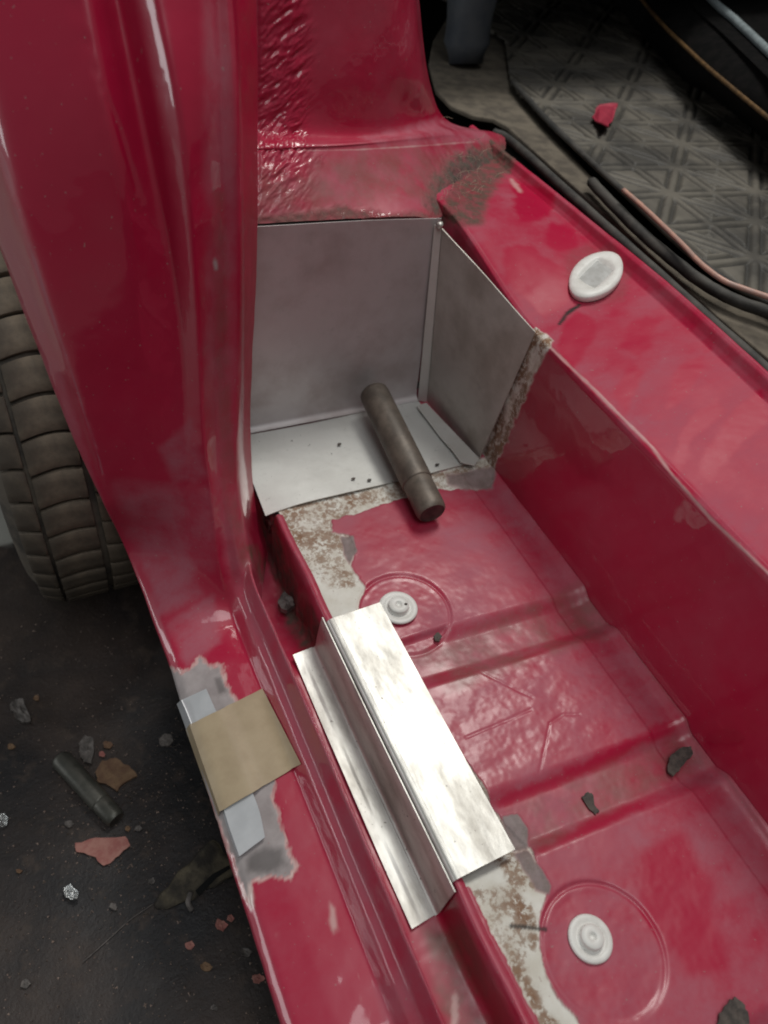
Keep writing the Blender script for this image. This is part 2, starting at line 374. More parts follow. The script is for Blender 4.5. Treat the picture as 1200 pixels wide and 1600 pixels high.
# spot-weld seam line
seam = s.line([(-20, 150), (0, 222), (25, 330), (60, 430), (103, 560), (150, 700), (160, 742)], 1.0, 1.2, .6)
s.push(-.0009 * seam); s.add('dust', seam, .9)
s.push(-.0012 * s.line([(100, -40), (150, 110), (186, 200), (215, 300)], 1.6, 3, .3))
# dust haze
x, y = s.px[:, 0], s.px[:, 1]
cd_ = sst(300, 800, y) * ((.18 + .35 * fbm(P, 12, 4, 21)) * sst(900, 1150, y) + .24)
s.add('dust', np.clip(cd_, 0, .6) * .40)
s.add('dust', s.poly([(318, -60), (352, -60), (368, 250), (372, 600), (372, 720), (395, 850), (440, 960), (560, 1260), (640, 1440), (700, 1620), (600, 1620), (520, 1290), (455, 1150), (400, 1010), (350, 880), (330, 740), (318, 560), (322, 330)], 12, 6, 40), .62)
s.add('dust', s.poly([(180, 760), (330, 760), (345, 860), (300, 905), (210, 870)], 22, 16, 30, 4), .75)
s.add('dust', s.poly([(0, 300), (60, 470), (160, 780), (205, 880), (270, 1090), (440, 1600), (455, 1620), (430, 1620), (255, 1090), (180, 880), (110, 700), (0, 420)], 5, 3, 60), .5)
for q in ([(300, 950), (330, 930), (340, 1000), (290, 1050), (260, 980)], [(225, 880), (300, 860), (320, 930), (250, 960)], [(250, 700), (300, 660), (320, 740), (270, 760)]):
    s.add('dust', s.poly(q, 10, 14, 40, 6), .8)
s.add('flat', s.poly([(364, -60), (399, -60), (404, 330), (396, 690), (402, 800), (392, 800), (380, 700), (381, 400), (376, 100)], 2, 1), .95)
s.add('brown', s.poly([(366, -60), (399, -60), (404, 330), (396, 690), (402, 800), (392, 800), (378, 700), (380, 400), (374, 100)], 2, 1), .22)  # brown tint darkens the pillar's inner strip in place of shade
s.add('brown', s.poly([(382, 855), (400, 850), (450, 950), (492, 1010), (480, 1040), (445, 985)], 5, 5, 90, 8), .9)
s.add('brown', s.poly([(335, 300), (352, 300), (360, 620), (372, 800), (400, 900), (385, 910), (350, 800), (338, 600)], 6, 5, 40, 2), .45)
# ground-back patch at the repaired sill edge
bare1 = [(262, 1040), (282, 1052), (300, 1040), (312, 1026), (330, 1040), (347, 1040), (352, 1065), (372, 1100), (425, 1170), (432, 1225), (425, 1240), (438, 1285), (448, 1305), (452, 1330), (464, 1352), (456, 1374), (425, 1370), (395, 1378), (392, 1420), (380, 1400), (360, 1340), (262, 1080)]
def ragged(n=5): return n * fbm(P, 130, 4, 31) + n * .5 * fbm(P, 420, 3, 33)
d = sdist(s.px, bare1) + ragged(6)
s.add('halo', sst(3.2, 0.5, d) * (.6 + .5 * fbm(P, 90, 3, 35)))
s.add('grey', 1 - sst(-3.5, -1, d)); s.cut('halo', 1 - sst(-4.5, -2, d))
s.cut('dust', 1 - sst(-1, 4, d))
s.add('dark', s.poly([(385, 1335), (412, 1322), (440, 1325), (446, 1350), (420, 1366), (388, 1362)], 8, 9, 90, 5), .62)
s.add('dark', s.poly([(335, 1060), (345, 1058), (352, 1080), (342, 1084)], 3, 3, 90, 5), .5)
s.add('halo', s.poly([(386, 1378), (394, 1384), (396, 1418), (386, 1412)], 3, 3, 90, 5), .9)
s.add('halo', s.poly([(516, 1412), (524, 1420), (528, 1450), (520, 1458), (514, 1440)], 4, 3, 90, 5), .55)
s.push(-.0006 * (1 - sst(-2, 2, d)))
s.add('grey', s.line([(336, 408), (338, 418)], 3, 2.5, 1), .8)
chips = sst(.66, .74, fbm(P, 210, 2, 61)) * sst(940, 1100, y); s.add('halo', chips, .15)
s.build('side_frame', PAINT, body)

# --- rain gutter between sill lip and step well
ygut = np.linspace(-.22, .66, 380)
gp = catmull([(.1560, -.030), (.1615, -.047), (.170, -.051), (.190, -.051), (.1975, -.048), (.2000, -.036), (.2015, -.008), (.2035, .0022), (.2075, .0035), (.2115, .001)], 8)
G = np.array([[(px_, yy, pz) for px_, pz in gp] for yy in ygut])
deep = sst(.36, .46, G[:, :, 1]); zz = G[:, :, 2]; G[:, :, 2] = np.where(zz < -.03, zz - .03 * deep, zz)
fe = sst(.530, .545, G[:, :, 1]); G[:, :, 2] = np.where(G[:, :, 2] > -.02, G[:, :, 2] - .022 * fe, G[:, :, 2])
G[:, :, 0] += .0007 * np.sin(G[:, :, 1] * 60)
s = Surf(G); P = s.V; s.push(.0006 * fbm(P, 50, 3, 4))
s.add('old', np.ones(len(P))); s.add('dust', .30 + .5 * fbm(P, 25, 4, 6))
s.add('dust', sst(-.003, .003, P[:, 2]), .55)
s.add('dirt', s.poly([(400, 790), (425, 800), (470, 930), (505, 985), (500, 1025), (470, 1010), (440, 950)], 7, 10, 80), .95)
s.add('brown', s.poly([(660, 1450), (740, 1450), (780, 1620), (700, 1620)], 14, 12, 50), .8)
s.add('halo', s.line([(710, 1555), (712, 1590), (706, 1610)], 4, 3, 4), .5)
s.push(.0022 * fbm(P, 120, 4, 9) * s.a['dirt'])
s.build('sill_gutter', PAINT, body)

# --- step well floor
fx = np.linspace(.2095, .4835, 235); fy = np.linspace(-.22, .70, 700)
G = np.dstack([*np.meshgrid(fx, fy, indexing='ij'), np.zeros((len(fx), len(fy)))])
s = Surf(G); P = s.V0; X, Y = P[:, 0], P[:, 1]; x, y = s.px[:, 0], s.px[:, 1]
slant = .06 * (X - .38)
def band(a, b, w=.018): return sst(a - w / 2, a + w / 2, Y + slant) * (1 - sst(b - w / 2, b + w / 2, Y + slant))
z = np.zeros(len(P))
z -= .0085 * band(.280, .326)
z -= .0085 * band(.110, .158)
z -= .0085 * band(-.110, -.058)
z -= .0016 * sst(.4425, .4455, X) * (1 - sst(.462, .478, X)) * .9
z += .0045 * sst(.468, .4835, X) ** 2
z += .0012 * fbm(P, 14, 3, 41) + .00045 * fbm(P, 60, 3, 42)
mid = sst(.165, .18, Y) * (1 - sst(.262, .275, Y)) * (1 - sst(.43, .445, X)); z += mid * .0006 * fbm(P, 75, 3, 43, (1, 1.4, 1))
for L_ in ([(752, 1050), (795, 1072), (832, 1090)], [(728, 1152), (800, 1122), (830, 1108)], [(859, 1130), (852, 1165), (843, 1206)], [(859, 1130), (880, 1116), (905, 1116)]):
    z -= .0008 * s.line(L_, 1.0, 1.8, .5)
for cx_, cy_, rr in ((.2835, .3665, .0475), (.2885, .0300, .0480)):
    q = np.hypot(X - cx_, Y - cy_); ins = 1 - sst(rr - .004, rr, q)
    flat = -.0015 - .0062 * (1 - sst(cy_ - .034, cy_ - .027, Y)) * (cy_ > .2)
    z = z * (1 - ins) + flat * ins
    fd = .55 + .45 * np.sin(np.arctan2(Y - cy_, X - cx_) + .3); z -= .0030 * fd * np.exp(-((q - rr) / .0017) ** 2); z += .0004 * fd * np.exp(-((q - rr + .0040) / .002) ** 2)
    z += .0008 * ins * fbm(P, 60, 3, 44)
# scraped strip where the paint and sealer are gone
strip_far = [(400, 860), (400, 770), (560, 740), (690, 735), (748, 715), (775, 728), (768, 762), (725, 764), (694, 764), (668, 766), (640, 776), (600, 786), (560, 800), (519, 812), (518, 832), (545, 836), (556, 856), (549, 882), (560, 905), (572, 916), (562, 938), (563, 960), (520, 985), (492, 960), (466, 890), (444, 835), (436, 812)]
strip_mid = [(600, 968), (622, 1000), (632, 1030), (660, 1078), (692, 1128), (722, 1180), (752, 1222), (775, 1262), (808, 1300), (832, 1322), (838, 1350), (858, 1385), (850, 1410), (842, 1440), (843, 1480), (852, 1520), (872, 1560), (900, 1590), (930, 1630), (858, 1630), (824, 1560), (786, 1490), (752, 1420), (735, 1385), (690, 1390), (580, 1000)]
b1 = s.poly(strip_far, 1.2, 4.5, 110, 51); b2 = s.poly(strip_mid, 1.2, 5, 110, 52)
bare = np.maximum(b1, b2)
edge = np.exp(-((bare - .5) / .3) ** 2)
s.add('bare', bare); z -= .0016 * bare
s.add('rust', s.poly([(400, 770), (690, 730), (780, 715), (770, 765), (690, 762), (560, 796), (540, 870), (560, 912), (520, 922), (470, 880), (430, 840)], 7, 9, 90, 53) * bare * (.75 + .5 * fbm(P, 60, 4, 54)))
s.add('rust', s.poly([(600, 968), (640, 1030), (700, 1140), (760, 1230), (835, 1330), (860, 1390), (800, 1395), (770, 1330), (690, 1190)], 6, 8, 80, 55) * bare, .8)
s.add('rust', s.poly([(735, 1385), (810, 1380), (838, 1420), (842, 1480), (822, 1500), (850, 1570), (900, 1620), (850, 1630), (790, 1500)], 10, 12, 60, 56) * bare * (.85 + .7 * fbm(P, 60, 4, 57)), .95)
z += .0013 * fbm(P, 190, 4, 58) * s.a['rust']
blob = np.maximum(s.poly([(788, 1270), (812, 1266), (828, 1290), (826, 1322), (806, 1326), (792, 1300)], 2, 4, 90, 61), s.poly([(806, 1330), (826, 1326), (860, 1385), (858, 1398), (836, 1392)], 3, 5, 90, 62))
blob = np.maximum(blob, s.poly([(532, 838), (552, 838), (558, 862), (546, 880), (538, 866)], 2, 3, 90, 63))
blob = np.maximum(blob, s.poly([(700, 742), (745, 732), (775, 730), (770, 762), (730, 764), (700, 757)], 4, 6, 70, 64) * .9)
s.add('grey', blob * .9); s.add('dirt', blob * .55); s.cut('bare', blob); s.cut('rust', blob * .8); z += .0012 * blob
s.add('dark', s.line([(800, 1446), (825, 1448), (852, 1452)], 3.2, 1.5, 2.5), .85)
s.add('old', np.ones(len(P)))
# dusty scuffing, wiped patches, grime in corners
wip = fbm(P, 20, 4, 71)
du = .66 + .8 * wip
clean = np.maximum.reduce([s.poly([(995, 1330), (1060, 1310), (1110, 1370), (1120, 1440), (1130, 1510), (1075, 1520), (1010, 1440)], 14, 26, 24, 72) * .85,
                           s.poly([(560, 800), (650, 772), (720, 800), (640, 850), (540, 840)], 14, 16, 30, 73) * .55,
                           s.line([(700, 1090), (800, 1042), (900, 990)], 6, 8, 6) * .55, s.line([(790, 1248), (880, 1215), (1010, 1150), (1058, 1128)], 9, 6, 8) * .9,
                           s.line([(850, 1330), (930, 1285), (1003, 1255)], 9, 7, 9) * .7])
s.add('dust', np.clip(du, .1, 1) * (1 - clean) * (1 - bare) * .95)
s.add('brown', s.poly([(640, 1020), (900, 915), (985, 950), (960, 985), (700, 1085)], 12, 14, 40, 74), .55)
s.add('brown', s.poly([(800, 1260), (1060, 1140), (1110, 1190), (1000, 1235), (830, 1335)], 14, 14, 40, 75), .5)
s.add('dirt', s.line([(775, 735), (905, 905), (1060, 1115), (1210, 1325)], 1.5, 3, 2), .35)
s.add('halo', s.line([(905, 902), (985, 1010), (1060, 1108), (1130, 1196), (1210, 1305)], 2.5, 3.5, 1), .42)  # pale line stands in for the highlight on the fillet by the wall
s.add('dirt', edge * s.poly([(500, 760), (600, 760), (900, 1400), (940, 1600), (840, 1620), (700, 1200)], 10, 4), .5)
s.add('dirt', s.line([(600, 968), (640, 1035), (700, 1140), (770, 1262)], 1.6, 2, 2.2), .6)
s.V[:, 2] = z
# floor drops away under the fitted steel and its edge curls
s.V[:, 2] -= .0035 * sst(.545, .56, Y)
s.build('step_floor', PAINT, body)

# --- inner wall of the step well and the ledge above it
wp = [(.4835, -.012), (.4835, .004), (.4838, .06), (.484, .12), (.484, .180), (.4838, .1915), (.4850, .1965), (.4885, .1990), (.4935, .1995), (.52, .2045), (.56, .2125), (.60, .2205), (.64, .2285), (.654, .2315), (.6585, .2370), (.6620, .2455), (.6665, .2480), (.6705, .2475), (.6730, .2420), (.6735, .2280), (.6740, .2050)]
K = [2, 14, 14, 14, 5, 4, 4, 4, 8, 12, 12, 12, 6, 4, 5, 4, 4, 4, 4, 3]
wpp = []
Aw = catmull(wp, 1)
for i, k in enumerate(K):
    for t in np.arange(k) / k: wpp.append(np.array(wp[i]) * (1 - t) + np.array(wp[i + 1]) * t)
wpp.append(np.array(wp[-1])); wpp = np.array(wpp)
wy = np.linspace(-.22, .93, 620)
G = np.zeros((len(wy), len(wpp), 3)); G[:, :, 1] = wy[:, None]; G[:, :, 0] = wpp[:, 0]; G[:, :, 2] = wpp[:, 1]
f = sst(.525, .70, G[:, :, 1]); w_ = np.clip((G[:, :, 2]) / .197, 0, 1) * np.clip((.67 - G[:, :, 0]) / .186, 0, 1)
G[:, :, 0] -= .026 * f * w_; G[:, :, 2] += .056 * f * w_
gx0 = G[:, :, 0]; G[:, :, 0] = np.where(gx0 > .4885, .4885 + (gx0 - .4885) * (.78 - .09 * sst(.55, .25, G[:, :, 1])), gx0)
s = Surf(G); P = s.V0; x, y = s.px[:, 0], s.px[:, 1]
s.push(.0010 * fbm(P, 12, 3, 81) + .0003 * fbm(P, 50, 3, 82))
up = sst(.190, .197, P[:, 2])
s.add('old', up + 0); s.add('flat', up * .85); s.add('dust', .10 + .22 * fbm(P, 14, 4, 84))
s.add('dust', up * np.clip(.50 + .6 * fbm(P, 24, 4, 83), 0, 1))
for q in ([(900, 480), (935, 500), (925, 540), (890, 580), (870, 540), (880, 510)], [(1010, 490), (1035, 500), (1000, 560), (960, 545), (985, 505)], [(790, 385), (830, 380), (900, 430), (890, 480), (850, 500), (790, 440)], [(1060, 570), (1110, 545), (1075, 620), (1040, 640)], [(800, 280), (870, 300), (860, 340), (810, 350)], [(1190, 610), (1150, 640), (1105, 700), (1090, 740), (1110, 750), (1150, 700), (1200, 660)], [(985, 560), (1010, 580), (980, 640), (955, 620)], [(1120, 620), (1135, 640), (1080, 690), (1060, 745), (1045, 740), (1065, 670)], [(860, 345), (900, 360), (905, 390), (870, 400), (850, 380)]):
    s.cut('dust', s.poly(q, 5, 12, 40, 85) * .9)
s.add('halo', s.line([(852, 535), (930, 610), (1020, 700), (1050, 742), (1110, 810), (1210, 905)], 2.2, 1.8, 1.2), .50)  # pale line paints the highlight along the wall's top lip
s.add('dust', s.poly([(1050, 740), (1210, 900), (1210, 960), (1130, 860)], 10, 8), .2)
# rusty raw strip beside the steel patch
rs = [(838, 512), (862, 528), (858, 548), (842, 572), (826, 612), (808, 650), (792, 690), (772, 735), (745, 728), (735, 700), (800, 560)]
r_ = s.poly(rs, 1.5, 6.5, 120, 86); s.add('bare', r_ * .95); s.add('rust', r_ * np.clip(.75 + 1.1 * fbm(P, 110, 3, 88, (1, 1, .35)), .2, 1));  s.push(.0022 * fbm(P, 170, 4, 87, (1, 1, .4)) * r_ + .0006 * r_)
s.add('dark', s.line([(700, 352), (760, 425), (838, 512)], 3, 3, 2) * .0)
s.add('dirt', s.poly([(680, 345), (700, 300), (720, 240), (760, 212), (800, 215), (812, 250), (772, 296), (758, 330), (750, 350), (705, 352)], 8, 14, 50, 88), .95)
s.add('halo', s.line([(800, 282), (812, 298)], 3, 3, 3), .5)
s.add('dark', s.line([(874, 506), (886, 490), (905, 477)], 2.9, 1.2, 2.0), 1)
s.add('dirt', s.poly([(880, 400), (920, 380), (960, 385), (985, 430), (975, 470), (930, 480), (890, 460)], 8, 8), .28)
s.push(.0016 * fbm(P, 140, 4, 89) * s.a['dirt'])
s.build('inner_wall', PAINT, body, flip=True)

# --- bulkhead above the steel patch: dirty band, crease, wrinkled sealer
rows = [[(370, 352, .684), (480, 345, .684), (560, 341, .684), (640, 338, .684), (690, 338, .70), (745, 285, .79), (790, 232, .885)],
        [(370, 295, .705), (480, 290, .71), (560, 288, .715), (640, 285, .73), (700, 280, .765), (745, 250, .83), (790, 222, .893)],
        [(370, 240, .73), (480, 237, .735), (560, 234, .745), (640, 229, .775), (700, 223, .825), (745, 219, .865), (786, 213, .90)],
        [(370, 230, .733), (480, 227, .738), (560, 223, .75), (640, 214, .785), (690, 208, .83), (730, 206, .87), (770, 206, .903)],
        [(370, 200, .755), (480, 203, .76), (560, 207, .775), (625, 199, .80), (665, 188, .84), (682, 186, .865), (700, 189, .89)],
        [(370, 120, .765), (470, 120, .77), (530, 120, .775), (590, 120, .79), (635, 120, .81), (660, 122, .84), (672, 130, .875)],
        [(370, 0, .775), (470, 0, .78), (530, 0, .785), (580, 0, .795), (620, 0, .81), (645, 0, .84), (655, 0, .88)],
        [(370, -200, .79), (470, -200, .79), (530, -200, .795), (580, -200, .80), (610, -200, .82), (630, -200, .85), (640, -200, .89)]]
A = catmull(np.array([[tuple(Yp(*q)) for q in r] for r in rows]), 44); G = np.stack(catmull(np.transpose(A, (1, 0, 2)), 60), 1)
s = Surf(G); P = s.V0; x, y = s.px[:, 0], s.px[:, 1]
cr = (1 - sst(452, 500, x + 20 * fbm(P, 20, 3, 91))) * sst(400, 408, x)
cr = np.maximum(cr * sst(345, 250, y) ** .5, s.poly([(395, 225), (500, 240), (470, 300), (430, 340), (395, 345)], 16, 12) * .5)
q = P.copy(); q[:, 2] = q[:, 2] - .55 * q[:, 0]
n1 = fbm(q, 84, 4, 92, (.5, .5, 1.5)); n2 = fbm(q, 190, 3, 93, (.7, .7, 1.4))
s.add('flat', cr * .45); s.push((.0027 * (1 - np.abs(n1) * 2.2) + .0012 * n2) * cr + .0008 * fbm(P, 14, 3, 94) + .0002 * fbm(P, 80, 2, 95))
s.add('dust', .16 + .35 * fbm(P, 16, 4, 96))
s.add('dust', s.poly([(560, 215), (625, 198), (680, 184), (760, 205), (770, 222), (600, 236)], 6, 5), .8)
s.add('dust', s.poly([(400, 232), (470, 226), (740, 218), (740, 330), (400, 350)], 14, 14, 30), .55)
s.add('brown', s.poly([(400, 270), (560, 236), (700, 226), (700, 300), (560, 330), (400, 345)], 22, 26, 30, 97), .50)
s.add('dirt', s.poly([(400, 340), (540, 322), (600, 334), (690, 330), (690, 345), (400, 352)], 7, 8, 60, 98), .75)
s.add('dirt', s.poly([(672, 345), (668, 290), (700, 250), (740, 230), (800, 215), (800, 262), (760, 300), (740, 345)], 16, 18, 50, 99), 1)
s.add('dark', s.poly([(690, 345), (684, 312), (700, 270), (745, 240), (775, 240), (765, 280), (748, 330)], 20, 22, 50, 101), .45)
s.add('halo', s.line([(470, 236), (560, 234), (640, 229), (740, 222)], .8, 1.2, 1.2), .32)
s.push(.0022 * fbm(P, 130, 4, 100) * s.a['dirt'])
s.build('bulkhead_panel', PAINT, body)

# fine hairs and straw caught in the grime
V = []; Fc = []
for k in range(26):
    cx_, cy_ = random.gauss(735, 26), random.gauss(268, 32); a0 = random.uniform(0, 6.28); L_ = random.uniform(14, 42)
    h0 = .262 + max(0, (300 - cy_)) * .0001
    pts = [Z(cx_ + L_ * t * math.cos(a0 + t), cy_ + L_ * t * math.sin(a0 + t) * .7, h0 + .004 * math.sin(3.1 * t) + .002) for t in np.linspace(0, 1, 7)]
    b = len(V)
    for p in pts:
        for j in range(3): V.append(p + np.array([math.cos(2.1 * j), math.sin(2.1 * j) * .6, math.sin(2.1 * j)]) * .00022)
    for i in range(6):
        for j in range(3): Fc.append((b + i * 3 + j, b + i * 3 + (j + 1) % 3, b + (i + 1) * 3 + (j + 1) % 3, b + (i + 1) * 3 + j))
mesh('dust_fibres', V, Fc, HAIR, kind='stuff', label='matted hair and fluff caught in the grimy corner above the steel patch', cat='fluff')

# ---------------------------------------------------------------- steel corner patch
patch = empty('steel_patch', (.33, .61, .0), label='bare steel corner patch with folded edges, standing in the far end of the footwell', cat='steel patch')
yb = .680
xs = np.linspace(.188, .452, 90)
pr = [(0.640, .0022), (.660, .0022), (.668, .0028), (.6745, .0060), (.6775, .0125), (.679, .03), (.680, .10), (.681, .18), (.682, .252)]
pr = catmull(pr, 8)
def sheet(name, G, th, mat, parent):
    m, n = G.shape[:2]; V = G.reshape(-1, 3); a = np.gradient(G, axis=0); b = np.gradient(G, axis=1); nn = np.cross(b, a); nn /= np.linalg.norm(nn, axis=2, keepdims=True) + 1e-12
    V2 = (G + nn * th).reshape(-1, 3); N = len(V); f1 = gfaces(m, n); f2 = f1[:, ::-1] + N; fs = [tuple(q) for q in f1] + [tuple(q) for q in f2]
    def rim(idx):
        for p, q in zip(idx[:-1], idx[1:]): fs.append((q, p, p + N, q + N))
    rim([i for i in range(n)]); rim([(m - 1) * n + i for i in range(n)][::-1]); rim([i * n for i in range(m)][::-1]); rim([i * n + n - 1 for i in range(m)])
    o = mesh(name, np.vstack([V, V2]), fs, mat, parent, True)
    bm = bmesh.new(); bm.from_mesh(o.data); bmesh.ops.recalc_face_normals(bm, faces=bm.faces[:])
    for e in bm.edges:
        if len(e.link_faces) == 2 and e.calc_face_angle(0) > .9: e.smooth = False
    bm.to_mesh(o.data); bm.free(); return o
G = np.array([[(xx, yy, zz) for yy, zz in pr[16:]] for xx in xs])
hh = np.clip((G[:, :, 2] - .012) / .24, 0, 1); G[:, :, 2] += hh * ((.452 - G[:, :, 0]) / .264) * .012
G[:, :, 1] += .0016 * np.sin(G[:, :, 0] * 22) * hh + .0010 * np.sin(G[:, :, 2] * 30 + G[:, :, 0] * 9)
G[:, :, 0] -= hh * 0.010 * ((G[:, :, 0] - .188) / .264)
sheet('back_panel', G, -.0012, STEEL_BACK, patch)
ys = np.linspace(.5395, .6675, 40); xs2 = np.linspace(.1945, .464, 70)
G = np.array([[(xx, yy, .0026) for yy in ys] for xx in xs2])
u = (G[:, :, 0] - .1945) / .27; v = (G[:, :, 1] - .5395) / .128
G[:, :, 2] -= .006 * np.clip(1 - u * 5, 0, 1) ** 2 * np.clip(1 - v * 1.6, 0, 1); G[:, :, 2] += .0009 * np.sin(u * 7 + v * 2)
G[:, :, 0] += .010 * np.clip(1 - u * 6, 0, 1) * v * .5
G[:, :, 0] -= u * v * .012
sheet('base_panel', G, .0012, STEEL_BASE, patch)
A0 = Yp(689, 356, .6735); A1 = Yp(666, 630, .6735); A2 = Z(748, 718, .004); A3 = Xp(836, 519, .4805)
uu = np.linspace(0, 1, 30)[:, None, None]; vv = np.linspace(0, 1, 30)[None, :, None]
G = (A0 * (1 - vv) + A3 * vv) * (1 - uu) + (A1 * (1 - vv) + A2 * vv) * uu
G[:, :, 0] += .0012 * np.sin(uu * 5 + vv * 4)[:, :, 0] * np.sin(vv * 3.14)[:, :, 0]
side = sheet('side_panel', G, .0012, STEEL_SIDE, patch)
slab('seam_flange', [Yp(679, 351, .6755), Yp(653, 626, .6745), Yp(667, 629, .6710), Yp(690, 357, .6715)], .0011, STEEL_FLANGE, side, nrm=(0, 1, 0), bevel=.0004)
slab('seam_flange', [Z(651, 634, .0085), Z(666, 629, .0095), Z(749, 716, .0095), Z(741, 727, .0080), Z(720, 722, .0080), Z(706, 703, .0078), Z(688, 683, .0080)], .0018, STEEL_FLANGE, side, nrm=(0, 0, -1), bevel=.0004)
# small solder blob at the top of the seam
bm = bmesh.new(); bmesh.ops.create_icosphere(bm, subdivisions=2, radius=.004)
for v_ in bm.verts: v_.co = Vector(Yp(687, 352, .672)) + v_.co * (1 + random.uniform(-.2, .2)) * Vector((1.2, .6, 1)).length * .62
from_bm('weld_bead', bm, STEEL_STRIP, side)

# ---------------------------------------------------------------- folded steel pieces on the sill
ang = empty('steel_angle', (.185, .25, -.047), label='narrow bare steel angle lying in the sill gutter, upright web against the wide plate', cat='steel angle')
yy = np.linspace(.110, .386, 60)
lean = lambda y_: .004 * (y_ - .11) / .276
G = np.array([[(xx + .0006 * math.sin(y_ * 20), y_ + (xx - .18) * .08, -.0470 + .0012 * math.sin(y_ * 33) * (1 if xx < .18 else .3)) for xx in np.linspace(.1705, .1925, 14)] for y_ in yy])
sheet('flange', G, -.0012, STEEL_STRIP, ang)
wpz = catmull([(.1925, -.0470), (.1950, -.0460), (.1963, -.0430), (.1970, -.030), (.1985, -.010), (.2002, .0030)], 6)
G = np.array([[(a_ + .0004 * math.sin(y_ * 17), y_ + (a_ - .18) * .08 - .0008, b_) for a_, b_ in wpz] for y_ in yy])
sheet('web', G, -.0012, STEEL_STRIP, ang)

pl = empty('steel_plate', (.23, .25, .003), label='wide bright steel strip with one turned-down edge, lying over the red footwell floor', cat='steel strip')
yy = np.linspace(.118, .380, 60)
bend = catmull([(.2022, -.018), (.2022, .000), (.2028, .0044), (.2050, .0070), (.2095, .0078)], 7)
G = np.array([[(a_, y_ + (a_ - .23) * .02, b_) for a_, b_ in bend] for y_ in yy]); sheet('turned_edge', G, -.0012, STEEL_STRIP, pl)
xx_ = np.linspace(.2095, .2610, 26)
G = np.array([[(a_, y_ + (a_ - .23) * .02, .0078 + .0007 * math.sin(y_ * 14 + a_ * 30) * min(1, (a_ - .21) * 40)) for a_ in xx_] for y_ in yy]); sheet('top_face', G, -.0012, STEEL_STRIP, pl)

# ---------------------------------------------------------------- steel pins
def pin(name, P0, P1, r, mats, label, neck=.72, **k):
    P0 = np.array(P0); P1 = np.array(P1); L_ = np.linalg.norm(P1 - P0); o = empty(name, tuple((P0 + P1) / 2), label=label, cat='steel pin', **k)
    d = Vector((P1 - P0) / L_); M_ = d.to_track_quat('Z', 'Y').to_matrix()
    lathe('shaft', [(0, 0), (r * .80, 0), (r * .96, .003), (r, .008), (r, L_ * neck), (r * .985, L_ * neck + .0008), (r * .93, L_ * neck + .0016)], mats[0], o, 48, M_, P0)
    a = L_ * neck + .0016
    lathe('tip', [(r * .92, a), (r * .94, a + .002), (r * .945, L_ - .007), (r * .90, L_ - .003), (r * .80, L_ - .0008)], mats[0], o, 48, M_, P0)
    lathe('end_face', [(r * .80, L_ - .0008), (r * .74, L_ - .0016), (r * .3, L_ - .0018), (0, L_ - .0016)], mats[1], o, 48, M_, P0)
    return o
p1 = Z(676, 803, .0205); p0 = Yp(583, 612, .658)
pin('steel_pin', p0, p1, .0186, (PIN, PINEND), 'large round brown steel pin leaning in the steel patch and resting on the red floor', .76)
q0 = Z(93, 1184, gz + .0125); q1 = Z(183, 1282, gz + .0125)
pin('steel_pin', q0, q1, .0120, (PIN2, PINEND), 'short dark steel pin lying among paint flakes on the dark ground', .72)

# ---------------------------------------------------------------- plugs
def plug(px, py, z0, label, sc=1.):
    c = Z(px, py, z0); o = empty('plastic_plug', tuple(c), label=label, cat='plug', group='white plastic plugs in the floor')
    lathe('rim', [(.0095 * sc, -.001), (.0218 * sc, -.001), (.0226 * sc, .0004), (.0220 * sc, .0018), (.0200 * sc, .0024), (.0160 * sc, .0022), (.0148 * sc, .0012), (.0126 * sc, .0014), (.0118 * sc, .0034)], PLASTIC, o, 56, None, c)
    lathe('cap', [(.0118 * sc, .0034), (.0116 * sc, .0062), (.0108 * sc, .0072), (.0045 * sc, .0076), (.0034 * sc, .0070), (.0030 * sc, .0048), (0, .0046)], PLASTIC, o, 48, None, c)
    return o
p = plug(622, 950, .0012, 'white round plug with a chipped dusty cap, beside the wide steel strip', .90)
bm = bmesh.new(); bmesh.ops.create_icosphere(bm, subdivisions=1, radius=.0022)
c = Z(634, 944, .0085)
for v_ in bm.verts: v_.co = Vector(c) + Vector((v_.co.x, v_.co.y * .8, v_.co.z * .35))
from_bm('chip', bm, PINEND, p)
plug(922, 1467, -.0004, 'clean white round plug with a centre hole, in the lowest pressed disc of the floor', .78)
# square-socket plug on the ledge
c = Z(931, 431, .2285); o = empty('square_plug', tuple(c), label='grey-white rounded plug with a square recess, set in the scuffed red ledge', cat='plug')
n_ = Vector((-.26, 0, 1)).normalized(); Mx = Vector((0, 0, 1)).rotation_difference(n_).to_matrix()
def rsq(r, p=2.6, n=48, rot=0.):
    out = []
    for i in range(n):
        t = 2 * math.pi * i / n; cs, sn = math.cos(t), math.sin(t); q = (abs(cs) ** p + abs(sn) ** p) ** (-1 / p)
        out.append((r * q * math.cos(t + rot), r * q * math.sin(t + rot)))
    return out
def ringloft(name, rings, mat, parent):
    V = []; n = 48
    for r, h, p_ in rings:
        for a_, b_ in rsq(r, p_): V.append(Vector(c) + Mx @ Vector((a_ * .0300 + b_ * .0235, -a_ * .0065 + b_ * .0310, h)))
    Fc = [(i * n + j, i * n + (j + 1) % n, (i + 1) * n + (j + 1) % n, (i + 1) * n + j) for i in range(len(rings) - 1) for j in range(n)]
    Fc.append(tuple((len(rings) - 1) * n + j for j in range(n)))
    return mesh(name, V, Fc, mat, parent, True)
ringloft('rim', [(1.0, -.004, 2.1), (1.03, .0012, 2.2), (1.0, .0034, 2.2), (.90, .0046, 2.0), (.76, .0046, 1.6), (.69, .0040, 1.15), (.66, .0012, 1.1)], PLASTIC, o)
ringloft('recess', [(.66, .0012, 1.1), (.58, .0013, 1.1), (.27, .0014, 1.1)], PLASTIC2, o)

